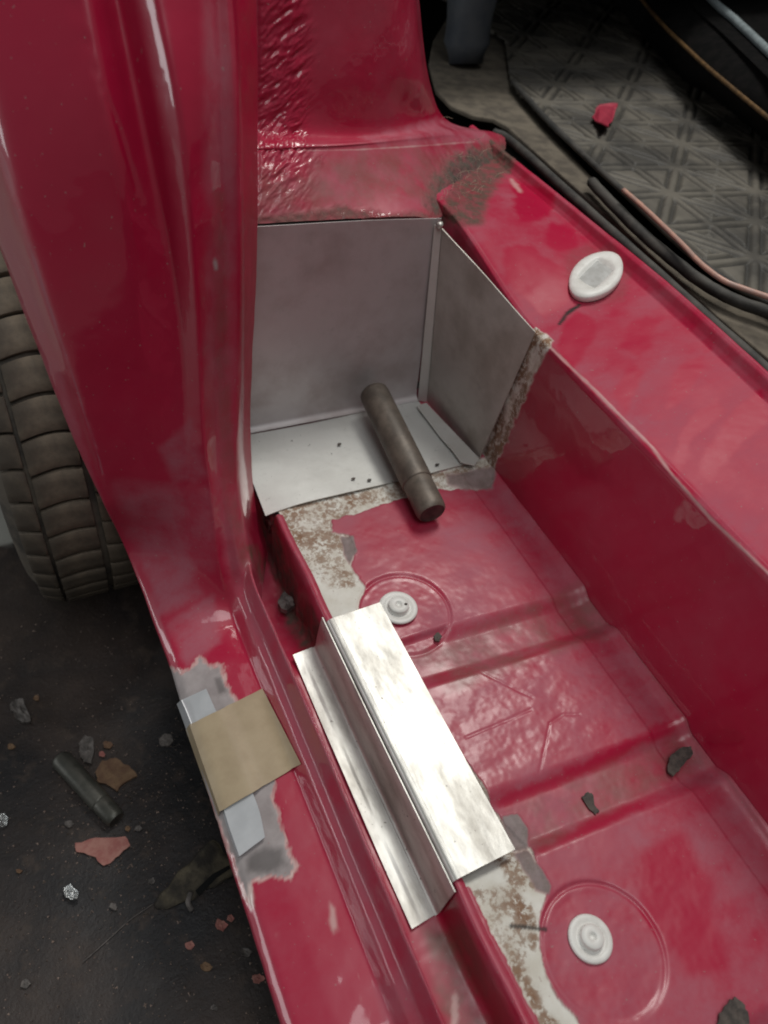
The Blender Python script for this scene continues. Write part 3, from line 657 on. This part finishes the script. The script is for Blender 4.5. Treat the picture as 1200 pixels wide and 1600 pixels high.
# ---------------------------------------------------------------- folded insert and tape on the sill edge
def sillz(px, py):  # sill top height model
    z_ = -.058
    for _ in range(6):
        q = Z(px, py, z_); z_ = float(np.interp(q[0], [p_[0] for p_ in prof[1:10]], [p_[1] for p_ in prof[1:10]]))
    return z_
def onsill(px, py, lift=0.): return Z(px, py, sillz(px, py) + lift)
ins = empty('folded_strip', tuple(Z(340, 1210, -.06)), label='pale grey folded steel insert let into the stripped sill edge under the tape', cat='steel insert')
la = [(276, 1100), (283, 1118), (300, 1165), (320, 1215), (340, 1268), (350, 1300), (366, 1342)]
lb = [(283, 1094), (291, 1112), (309, 1158), (329, 1208), (348, 1260), (358, 1292), (374, 1338)]
lc = [(322, 1076), (338, 1112), (356, 1150), (376, 1195), (396, 1242), (406, 1270), (414, 1308)]
def strip2(name, l0, l1, z0, z1, n, th, mat, parent, thick_dir=-1):
    a = catmull([Z(px_, py_, z0) for px_, py_ in l0], 6); b = catmull([Z(px_, py_, z1) for px_, py_ in l1], 6)
    t = np.linspace(0, 1, n)[None, :, None]; return sheet(name, a[:, None] * (1 - t) + b[:, None] * t, th, mat, parent)
la3 = catmull([onsill(px_, py_, .0040) for px_, py_ in lb], 6); lc3 = catmull([onsill(px_, py_, .0040) for px_, py_ in lc], 6)
t = np.linspace(0, 1, 10)[None, :, None]; sheet('top_face', la3[:, None] * (1 - t) + lc3[:, None] * t, .0010, PRIMED, ins)
strip2('outer_face', la, lb, -.0720, -.0565, 6, .0012, PRIMED, ins)
tp = empty('masking_tape', tuple(Z(370, 1160, -.05)), label='beige masking tape square stuck across the sill edge over the grey insert', cat='tape')
tb = [(290, 1145), (409, 1076), (470, 1193), (340, 1270)]
m_, n__ = 30, 30; G = np.zeros((m_, n__, 3))
q0_, q1_, q2_, q3_ = map(np.array, ((296, 1132), (410, 1076), (470, 1194), (343, 1268)))
for i in range(m_):
    for j in range(n__):
        u = i / (m_ - 1); v = j / (n__ - 1); e0 = q0_ * (1 - u) + q1_ * u; e1 = q3_ * (1 - u) + q2_ * u; pp_ = e0 * (1 - v) + e1 * v
        G[i, j] = onsill(pp_[0], pp_[1], .0068 - .0050 * sst(.40, .54, u + 0 * v) + .0006 * math.sin(9 * u + 3 * v) * 0 + .0009 * math.exp(-((u - .49) / .02) ** 2)) 
zz = G[:, :, 2]
for _ in range(5): zz[1:-1] = .5 * zz[1:-1] + .25 * (zz[:-2] + zz[2:])
sheet('top_strip', G, -.0003, TAPE, tp)
e = G[0]; e2 = np.array([Z(290 + 50 * (j / (n__ - 1)) - 0, 1140 + 142 * (j / (n__ - 1)), -.074) for j in range(n__)])
t = np.linspace(0, 1, 8)[:, None, None]; sheet('folded_edge', e2[None] * (1 - t) + e[None] * t, -.0003, TAPE, tp)

# ---------------------------------------------------------------- wheel
wc = np.array([.035, .862, -.018]); Rw = .2815
wh = empty('wheel', tuple(wc), label='dusty black tyre standing on the dark ground behind the red pillar', cat='wheel')
AX = Matrix.Rotation(math.pi / 2, 3, 'Y')      # local Z -> world X
half = .092
pf = [(.165, -half + .012), (.185, -half - .001), (.215, -half - .008), (.240, -half - .006), (.258, -half + .004), (.268, -half + .014), (.2735, -half + .026), (.2745, -half + .045), (.2745, half - .045), (.2735, half - .026), (.268, half - .014), (.258, half - .004), (.240, half + .006), (.215, half + .008), (.185, half + .001), (.165, half - .012)]
pf = [tuple(q) for q in catmull(pf, 4)]
lathe('tyre', pf, CARC, wh, 160, AX, wc)
lathe('rim', [(.165, -half + .012), (.160, -half + .02), (.150, -half + .03), (.12, -half + .02), (.06, -half + .012), (.05, -half + .004), (0, -half + .004)], simple('dull_alloy', (.35, .35, .34), (.25, .25, .24), .4, 40, .8), wh, 64, AX, wc)
tyre_base = [(-half + .004, -half + .026), (-half + .0295, -half + .078), (-half + .0845, -half + .1150), (-half + .1215, half - .044), (half - .038, half - .010)]
def block(x0, x1, a0, a1, skew):
    bm = bmesh.new(); nx, na = 6, 3; lev = []
    for lay in (0, 1):
        for i in range(nx + 1):
            xx = x0 + (x1 - x0) * i / nx; edge_ = max(abs(xx) - (half - .036), 0) / .036
            top = Rw - .0135 * edge_ ** 1.9; rr = top if lay else top - .008
            for j in range(na + 1):
                a_ = a0 + (a1 - a0) * j / na + skew * math.sin((xx - x0) / (x1 - x0) * 2.6)
                lev.append(bm.verts.new((xx, -rr * math.cos(a_), rr * math.sin(a_))))
    n1 = (nx + 1) * (na + 1); I = lambda l, i, j: lev[l * n1 + i * (na + 1) + j]
    for i in range(nx):
        for j in range(na): bm.faces.new((I(1, i, j), I(1, i, j + 1), I(1, i + 1, j + 1), I(1, i + 1, j)))
    for i in range(nx):
        bm.faces.new((I(0, i, 0), I(1, i, 0), I(1, i + 1, 0), I(0, i + 1, 0))); bm.faces.new((I(0, i, na), I(0, i + 1, na), I(1, i + 1, na), I(1, i, na)))
    for j in range(na):
        bm.faces.new((I(0, 0, j), I(0, 0, j + 1), I(1, 0, j + 1), I(1, 0, j))); bm.faces.new((I(0, nx, j), I(1, nx, j), I(1, nx, j + 1), I(0, nx, j + 1)))
    bmesh.ops.recalc_face_normals(bm, faces=bm.faces[:])
    es = [e for e in bm.edges if len(e.link_faces) == 2 and e.calc_face_angle(0) > .8]
    bmesh.ops.bevel(bm, geom=es, offset=.0009, segments=1, affect='EDGES')
    return bm
NB = 46; da = 2 * math.pi / NB
for row, (x0, x1) in enumerate(tyre_base):
    me = bpy.data.meshes.new('tread_block'); bm = block(x0, x1, -da * .448, da * .448, (.010, .018, -.012, .012, -.018)[row])
    bm.to_mesh(me); bm.free(); me.materials.append(TREAD); me.shade_smooth()
    for k in range(NB):
        o = bpy.data.objects.new('tread_block', me); COL.objects.link(o); o.parent = wh
        o.rotation_euler = (k * da + (row % 2) * .03 + random.uniform(-.003, .003), 0, 0)
        o.scale = (1, 1, 1)

# ---------------------------------------------------------------- car interior
inr = empty('cabin_floor', (1.0, .8, .2), label='black cabin floor pan beyond the red ledge', cat='car floor')
MZ = .236
slab('floor_pan', [(2.9, -.3, .19), (2.9, 3.0, .19), (.50, 3.0, .19), (.50, .97, .19), (.64, .92, .19), (.64, -.3, .19)], .01, BLACK, inr, nrm=(0, 0, -1))
slab('front_panel', [(.50, 1.9, .19), (2.9, 1.9, .19), (2.9, 2.1, .9), (.50, 2.1, .9)], .01, BLACK, inr, nrm=(0, 1, 0))
fo = [(676, 70), (669, 105), (680, 148), (704, 173), (738, 188), (770, 193), (792, 206), (860, 268), (1000, 392), (1120, 505), (1200, 572), (1300, 660), (1400, 640), (1200, 495), (1100, 440), (1000, 368), (930, 292), (880, 235), (852, 190), (860, 120), (830, 40), (760, 20), (700, 30)]
u_ = slab('underlay', [Z(a_, b_, .214) for a_, b_ in fo], .007, UNDER, None, nrm=(0, 0, 1), bevel=.0015, smooth=True)
tag(u_, 'brown dusty felt underlay strip between the black trim and the rubber mat', 'underlay')
mm = NT('moulded_mat_rubber'); aa = mm.noise(9, 5, .6); bb = mm.noise(120, 4, .6)
cc = mm.mix(mm.ramp(aa, .36, .64), (0.058, 0.053, 0.047), (0.145, 0.130, 0.108)); cc = mm.mix(mm.math('MULTIPLY', mm.attr('groove'), .9), cc, (0.022, 0.021, 0.020)); mm.bump(bb, .0005, .8)
MAT2 = mm.set(Base_Color=cc, Roughness=mm.mixf(bb, .5, .75), Specular_IOR_Level=.35)
slab('unseen_shade_slab', [(.66, 1.10, .46), (2.6, 1.10, .46), (2.6, 2.0, .42), (.60, 2.0, .42)], .05, BLACK, inr, nrm=(0, 0, 1), bevel=.01)  # unseen slab added above the mat to shade its far end
# rubber mat with moulded triangles
cell = .076
mx = np.arange(.70, 1.75, .0021); my = np.arange(.30, 1.90, .0026)
Xg, Yg = np.meshgrid(mx, my, indexing='ij')
ma = math.radians(-4); ux = (Xg * math.cos(ma) + Yg * math.sin(ma)) / cell; uy = (-Xg * math.sin(ma) + Yg * math.cos(ma)) / (cell * 1.12)
fx_, fy_ = ux - np.floor(ux), uy - np.floor(uy); par = (np.floor(ux) + np.floor(uy)) % 2
fx2 = np.where(par > 0, fx_, 1 - fx_)
up_ = fx2 > fy_
dT = np.where(up_, np.minimum(np.minimum(1 - fx2, fy_), (fx2 - fy_) * .707), np.minimum(np.minimum(fx2, 1 - fy_), (fy_ - fx2) * .707))
gr = np.exp(-((dT - .10) / .036) ** 2) + .8 * np.exp(-((dT - .235) / .026) ** 2) * ((np.floor(ux) * 3 + np.floor(uy) * 2) % 5 == 1)
zz = MZ - .0050 * np.clip(gr, 0, 1) + .0008 * fbm(np.stack([Xg.ravel(), Yg.ravel(), 0 * Xg.ravel()], 1), 20, 3, 5).reshape(Xg.shape)
zz += .004 * np.sin(Xg * 7 + Yg * 4)
edgeline = np.array([Z(a_, b_, MZ)[:2] for a_, b_ in ((790, 60), (800, 130), (850, 186), (905, 240), (975, 305), (1060, 385), (1130, 440), (1200, 475), (1330, 540), (1600, 700))])
bx = np.interp(Yg, edgeline[::-1, 1], edgeline[::-1, 0])
keep = Xg > bx
idx = -np.ones(Xg.shape, int); V = []
s_ = np.stack([np.maximum(Xg, bx), Yg, zz], 2)
f = gfaces(*Xg.shape); k_ = keep.ravel(); f = f[k_[f].sum(1) >= 1]
used = np.unique(f); remap = -np.ones(Xg.size, int); remap[used] = np.arange(len(used))
mt = empty('floor_mat', (1.1, .8, MZ), label='black rubber floor mat moulded with a grid of triangles, inside the car', cat='floor mat')
mesh('moulded_surface', s_.reshape(-1, 3)[used], remap[f][:, ::-1], MAT2, mt, attrs={'groove': np.clip(gr, 0, 1).ravel()[used]})
ed = catmull([np.array([a_ + .003, b_, MZ + .001]) for a_, b_ in edgeline[1:]], 10)
tube(ed, .0042, 10, name='edge_bead', mat=RUBBER, parent=mt)
# black trim seal beside the ledge and under the mat
tr = tube(catmull([Z(a_, b_, .240) for a_, b_ in ((772, 207), (800, 222), (900, 312), (1000, 402), (1100, 492), (1200, 580), (1330, 700), (1500, 860))], 10), .0058, 12, name='trim_seal', mat=RUBBER, wob=.03)
tag(tr, 'thin black rubber seal along the inner edge of the scuffed red ledge', 'seal')
tr = tube(catmull([Z(a_, b_, .236) for a_, b_ in ((922, 282), (950, 312), (1000, 362), (1050, 405), (1100, 443), (1150, 470), (1210, 492), (1330, 545))], 10), [.004] + [.0068] * 69 + [.0068], 12, name='rubber_trim', mat=RUBBER, wob=.03)
tag(tr, 'thick black rubber edging curving under the pink wire beside the mat', 'trim')
wr = tube(catmull([Z(a_, b_, .258) for a_, b_ in ((974, 297), (1003, 322), (1035, 352), (1066, 382), (1095, 412), (1130, 438), (1165, 452), (1215, 470), (1330, 520))], 10), .0030, 10, name='wire', mat=WIRE)
tag(wr, 'thin pink and copper wire running along the edge of the rubber mat', 'wire')
# column beside the underlay
cb = Z(728, 100, .225); lt = tube([cb + np.array([.00, .03 * 0, 0]), cb + np.array([0, .01, .03]), cb + np.array([0, .02, .10]), cb + np.array([0, .03, .45])], [.030, .040, .044, .046], 28, name='pedal_housing', mat=BLUEGREY)
tag(lt, 'blue grey rounded post rising from the brown felt at the front of the cabin', 'housing')
# seat: cushion edge with piping
l0 = [(930, -40), (985, 35), (1060, 118), (1110, 150), (1200, 222), (1300, 310), (1500, 480)]
l1 = [(960, -60), (1020, 22), (1085, 88), (1140, 136), (1205, 190), (1300, 270), (1500, 430)]
l2 = [(1070, -60), (1105, -2), (1150, 40), (1200, 88), (1260, 150), (1350, 230), (1550, 400)]
a = catmull([Z(p_, q_, MZ + .002) for p_, q_ in l0], 8); b = catmull([Z(p_, q_, .300) for p_, q_ in l1], 8); c_ = catmull([Z(p_, q_, .340) for p_, q_ in l2], 8)
d_ = c_ + np.array([.5, .2, .03])
rowsS = catmull([a, .5 * (a + b) + np.array([-.008, 0, .0]), b, .5 * (b + c_) + np.array([0, 0, .012]), c_, d_], 6)
seat = empty('seat', tuple(b[20]), label='black vinyl seat base with tan and blue grey piping at the cabin far right', cat='seat')
mesh('cushion', rowsS.reshape(-1, 3), gfaces(*rowsS.shape[:2]), VINYL, seat)
tube(b + np.array([-.002, 0, .002]), .0032, 8, name='piping', mat=GOLD, parent=seat)
tube(c_ + np.array([-.002, 0, .006]), .0065, 8, name='piping', mat=SEAM, parent=seat, label='blue grey upper piping')

# ---------------------------------------------------------------- flakes and debris
def flake(name, pts, z0, th, mat, label, cat, curl=.15, n=22, nrm=(0, 0, 1), tilt=0, group=None):
    """outline given as photo pixels of the plane z0, roughened, thick and slightly curled"""
    Q = [Z(a_, b_, z0) for a_, b_ in pts]; Q = [np.array(q_) for q_ in Q]
    out = []
    per = np.mean([np.linalg.norm(Q[i] - Q[(i + 1) % len(Q)]) for i in range(len(Q))])
    for i in range(len(Q)):
        a_, b_ = Q[i], Q[(i + 1) % len(Q)]; out.append(a_)
        for t in (.33, .66):
            out.append(a_ * (1 - t) + b_ * t + np.array([random.uniform(-1, 1), random.uniform(-1, 1), 0]) * per * .09)
    c = np.mean(Q, 0); rad = max(np.linalg.norm(q_ - c) for q_ in Q)
    V = [c + np.array([0, 0, th + .25 * rad * curl])]; rings = [.35, .7, 1.]
    n = len(out)
    for rg in rings:
        for q_ in out:
            e_ = q_ * rg + c * (1 - rg); rr = np.linalg.norm(e_ - c) / rad
            V.append(e_ + np.array([0, 0, th + curl * rad * (abs(math.sin((e_[0] - c[0]) / rad * 2.2 + c[1] * 50)) * .5) * rr + random.uniform(-.1, .1) * th]))
    for q_ in out: V.append(q_ + np.array([0, 0, V[1 + 2 * n + out.index(q_) if False else 0][2] * 0]))
    base = 1 + 3 * n
    for j, q_ in enumerate(out): V[base + j] = np.array([q_[0], q_[1], V[1 + 2 * n + j][2] - th])
    Fc = [(0, 1 + j, 1 + (j + 1) % n) for j in range(n)]
    for r_ in range(3):
        for j in range(n): Fc.append((1 + r_ * n + j, 1 + (r_ + 1) * n + j, 1 + (r_ + 1) * n + (j + 1) % n, 1 + r_ * n + (j + 1) % n))
    Fc.append(tuple(base + j for j in range(n))[::-1])
    return mesh(name, V, Fc, mat, None, False, label=label, cat=cat, group=group)
gz1 = gz + .001
flake('paint_flake', [(118, 1318), (150, 1310), (196, 1308), (204, 1322), (186, 1338), (172, 1350), (160, 1352), (150, 1340), (120, 1332)], gz1, .0018, FLAKE_P, 'large jagged pink paint flake on the dark ground below the short pin', 'paint flake', .08)
flake('rust_flake', [(150, 1208), (160, 1190), (182, 1186), (202, 1198), (215, 1214), (196, 1224), (184, 1238), (168, 1228), (152, 1222)], gz1, .0030, FLAKE_B, 'broad brown rust flake on the ground touching the short pin', 'rust flake', .12)
flake('grey_flake', [(124, 1166), (134, 1152), (146, 1156), (148, 1176), (144, 1196), (132, 1194), (126, 1182)], gz1, .0050, FLAKE_G, 'grey oval scale chip on the ground above the brown rust flake', 'chip', .3)
flake('grey_flake', [(17, 1106), (24, 1096), (38, 1096), (44, 1112), (50, 1132), (36, 1132), (24, 1122)], gz1, .0050, FLAKE_G, 'glinting grey lump on the ground near the left picture edge, below the tyre', 'chip', .4)
flake('pale_chip', [(249, 1156), (258, 1148), (268, 1150), (271, 1160), (262, 1168), (251, 1166)], gz1, .0030, FLAKE_G, 'lone pale pebble-like chip on bare ground left of the taped sill', 'chip', .2)
flake('foil_scrap', [(101, 1390), (112, 1384), (124, 1396), (124, 1408), (110, 1408), (102, 1400)], gz1, .0050, FOIL, 'crumpled bright foil scrap on the ground below the pink paint flake', 'foil', .8)
flake('foil_scrap', [(0, 1276), (8, 1272), (14, 1280), (13, 1292), (2, 1296)], gz1, .0040, FOIL, 'tiny shiny scrap at the left picture edge beside the short pin', 'foil', .8)
small = [((238, 1378, 7, FLAKE_G), 'small grey chip on the ground left of the olive bracket'), ((297, 1478, 9, FLAKE_P), 'small pinkish chip below the olive bracket, nearest the bottom'), ((17, 1168, 7, FLAKE_B), 'tiny ochre crumb at the left under the glinting grey lump'), ((58, 1092, 6, FLAKE_B), 'tiny ochre crumb right of the glinting grey lump'),
         ((402, 1530, 12, FLAKE_P), 'pale pink chip half under the sill near the bottom'), ((345, 1446, 13, FLAKE_P), 'thin pink splinter under the sill edge'), ((360, 1436, 8, FLAKE_P), 'small pink chip resting beside the thin pink splinter'), ((384, 1488, 11, FLAKE_G), 'grey glinting chip under the sill below the pink splinter'),
         ((322, 1512, 10, FLAKE_B), 'rusty crumb pile on the ground near the bottom, left of the sill'), ((108, 1288, 8, FLAKE_G), 'grey crumb on the ground between the pin and the pink flake'), ((200, 1296, 6, FLAKE_B), 'brown crumb just below the tip of the short pin'), ((178, 1418, 8, FLAKE_G), 'dull grey crumb right of the bright foil scrap'),
         ((160, 1180, 7, FLAKE_P), 'bright pinkish crumb between grey scale and brown flake'), ((168, 1166, 9, FLAKE_B), 'brown crumb beside the grey oval scale chip'), ((216, 1296, 7, FLAKE_G), 'grey crumb right of the brown crumb by the short pin tip'), ((40, 1538, 9, FLAKE_G), 'grey crumb at the bottom left of the dark ground'), ((30, 1362, 6, FLAKE_B), 'rusty crumb at the left, below the tiny shiny scrap'), ((335, 1575, 7, FLAKE_G), 'grey speck near the bottom edge beside the sill')]
for (a_, b_, r_, mt_), lb_ in small:
    nn_ = random.randint(5, 7); pts = [(a_ + r_ * random.uniform(.6, 1.1) * math.cos(6.283 * i / nn_), b_ + r_ * random.uniform(.5, .95) * math.sin(6.283 * i / nn_)) for i in range(nn_)]
    flake('crumb', pts, gz1, .0022, mt_, lb_, 'crumb', .5)
# grit nobody could count
V = []; Fc = []
for k in range(2600):
    a_, b_ = random.uniform(-60, 470), random.uniform(960, 1640)
    if random.random() < .35: a_, b_ = random.gauss(180, 70), random.gauss(1270, 80)
    c = Z(a_, b_, gz + .0006); r_ = abs(random.gauss(0, .0007)) + .0003; b0 = len(V); M_ = Matrix.Rotation(random.uniform(0, 6), 3, 'Z')
    for v_ in ((1, 0, 0), (-.6, .8, 0), (-.5, -.9, 0), (0, 0, .8)): V.append(Vector(c) + M_ @ Vector(v_) * r_ * random.uniform(.7, 1.3))
    Fc += [(b0, b0 + 1, b0 + 3), (b0 + 1, b0 + 2, b0 + 3), (b0 + 2, b0, b0 + 3)]
mesh('grit', V, Fc, simple('grit_mix', (.07, .055, .045), (.34, .25, .21), .7, 300, 0, 0, lo=.45, hi=.6), None, False, kind='stuff', label='grit and dust scattered over the dark ground', cat='grit')
# olive bracket lying by the sill
br = empty('bracket', tuple(Z(300, 1390, gz + .02)), label='dusty olive metal bracket with a slot, lying on the ground under the sill', cat='bracket')
slab('arm', [Z(a_, b_, gz + .001) for a_, b_ in ((238, 1421), (250, 1398), (264, 1388), (278, 1364), (296, 1352), (312, 1330), (334, 1312), (344, 1322), (352, 1340), (370, 1340), (380, 1362), (352, 1376), (336, 1388), (318, 1390), (306, 1408), (288, 1410), (262, 1422))], .007, OLIVE, br, nrm=(0, 0, 1), bevel=.005, smooth=True)
slab('slot', [Z(a_, b_, gz + .0088) for a_, b_ in ((305, 1392), (332, 1366), (358, 1352), (360, 1357), (338, 1372), (312, 1400))], .0005, BLACK, br, nrm=(0, 0, 1))
tube(catmull([Z(298, 1395, gz + .010), Z(294, 1410, gz + .012), Z(300, 1422, gz + .008)], 5), .003, 8, name='hook', mat=FLAKE_G, parent=br)
w2 = tube(catmull([Z(a_, b_, gz + .003) for a_, b_ in ((130, 1503), (165, 1472), (200, 1440), (222, 1424), (240, 1412))], 6), .0006, 6, name='fine_wire', mat=FLAKE_G)
tag(w2, 'hair-thin wire strand on the ground running to the olive bracket', 'wire')
# bits inside the car
flake('dirt_flake', [(1042, 1196), (1048, 1180), (1062, 1170), (1078, 1168), (1081, 1180), (1070, 1192), (1060, 1206), (1050, 1215), (1043, 1208)], -.006, .0020, FLAKE_D, 'dark half-round flake on the red floor close to the inner wall', 'flake', .08)
flake('dirt_flake', [(908, 1246), (918, 1238), (926, 1243), (928, 1258), (936, 1268), (930, 1274), (918, 1262)], -.008, .0010, FLAKE_D, 'small dark crumb trail in the floor trough above the lowest disc', 'flake', .12)
flake('dirt_flake', [(1122, 1584), (1136, 1568), (1146, 1558), (1162, 1572), (1168, 1590), (1166, 1612), (1120, 1612)], +.002, .0020, FLAKE_D, 'dark grey flake cut off by the bottom picture edge', 'flake', .08)
flake('paint_flake', [(927, 182), (934, 174), (960, 176), (958, 186), (950, 196), (948, 208), (936, 206), (928, 194)], MZ + .003, .0015, FLAKE_R, 'crimson paint flake lying on the rubber mat', 'paint flake', .5)
flake('dirt_flake', [(434, 944), (444, 932), (456, 940), (460, 952), (448, 960), (438, 956)], -.070, .007, FLAKE_G, 'grey stone lodged in the gutter at the foot of the pillar', 'stone', .4)
flake('dirt_flake', [(677, 995), (684, 990), (690, 996), (686, 1004), (679, 1003)], -.006, .002, FLAKE_D, 'tiny dark speck at the rim of the upper pressed disc', 'flake', .4)
for i_, (a_, b_) in enumerate(((432, 660), (552, 748), (577, 750), (683, 726), (530, 694))):
    flake('speck', [(a_ - 3.5, b_), (a_ - 1, b_ - 1.8), (a_ + 3.5, b_ - 1.4), (a_ + 2.6, b_ + 1.2), (a_ - 1.6, b_ + 1.8)], .0044, .0003, FLAKE_D, ('brown mark at the left end of the fold of the steel patch', 'tiny dark speck left of centre on the steel base near its front edge', 'tiny dark speck on the steel base just left of the pin', 'rusty oval mark on the steel base below the folded flange', 'single tiny speck in the middle of the steel base')[i_], 'speck', .02)

S.cycles.filter_width = 1.9
S.cycles.max_bounces = 6; S.cycles.diffuse_bounces = 3; S.cycles.glossy_bounces = 4
S.cycles.caustics_reflective = False
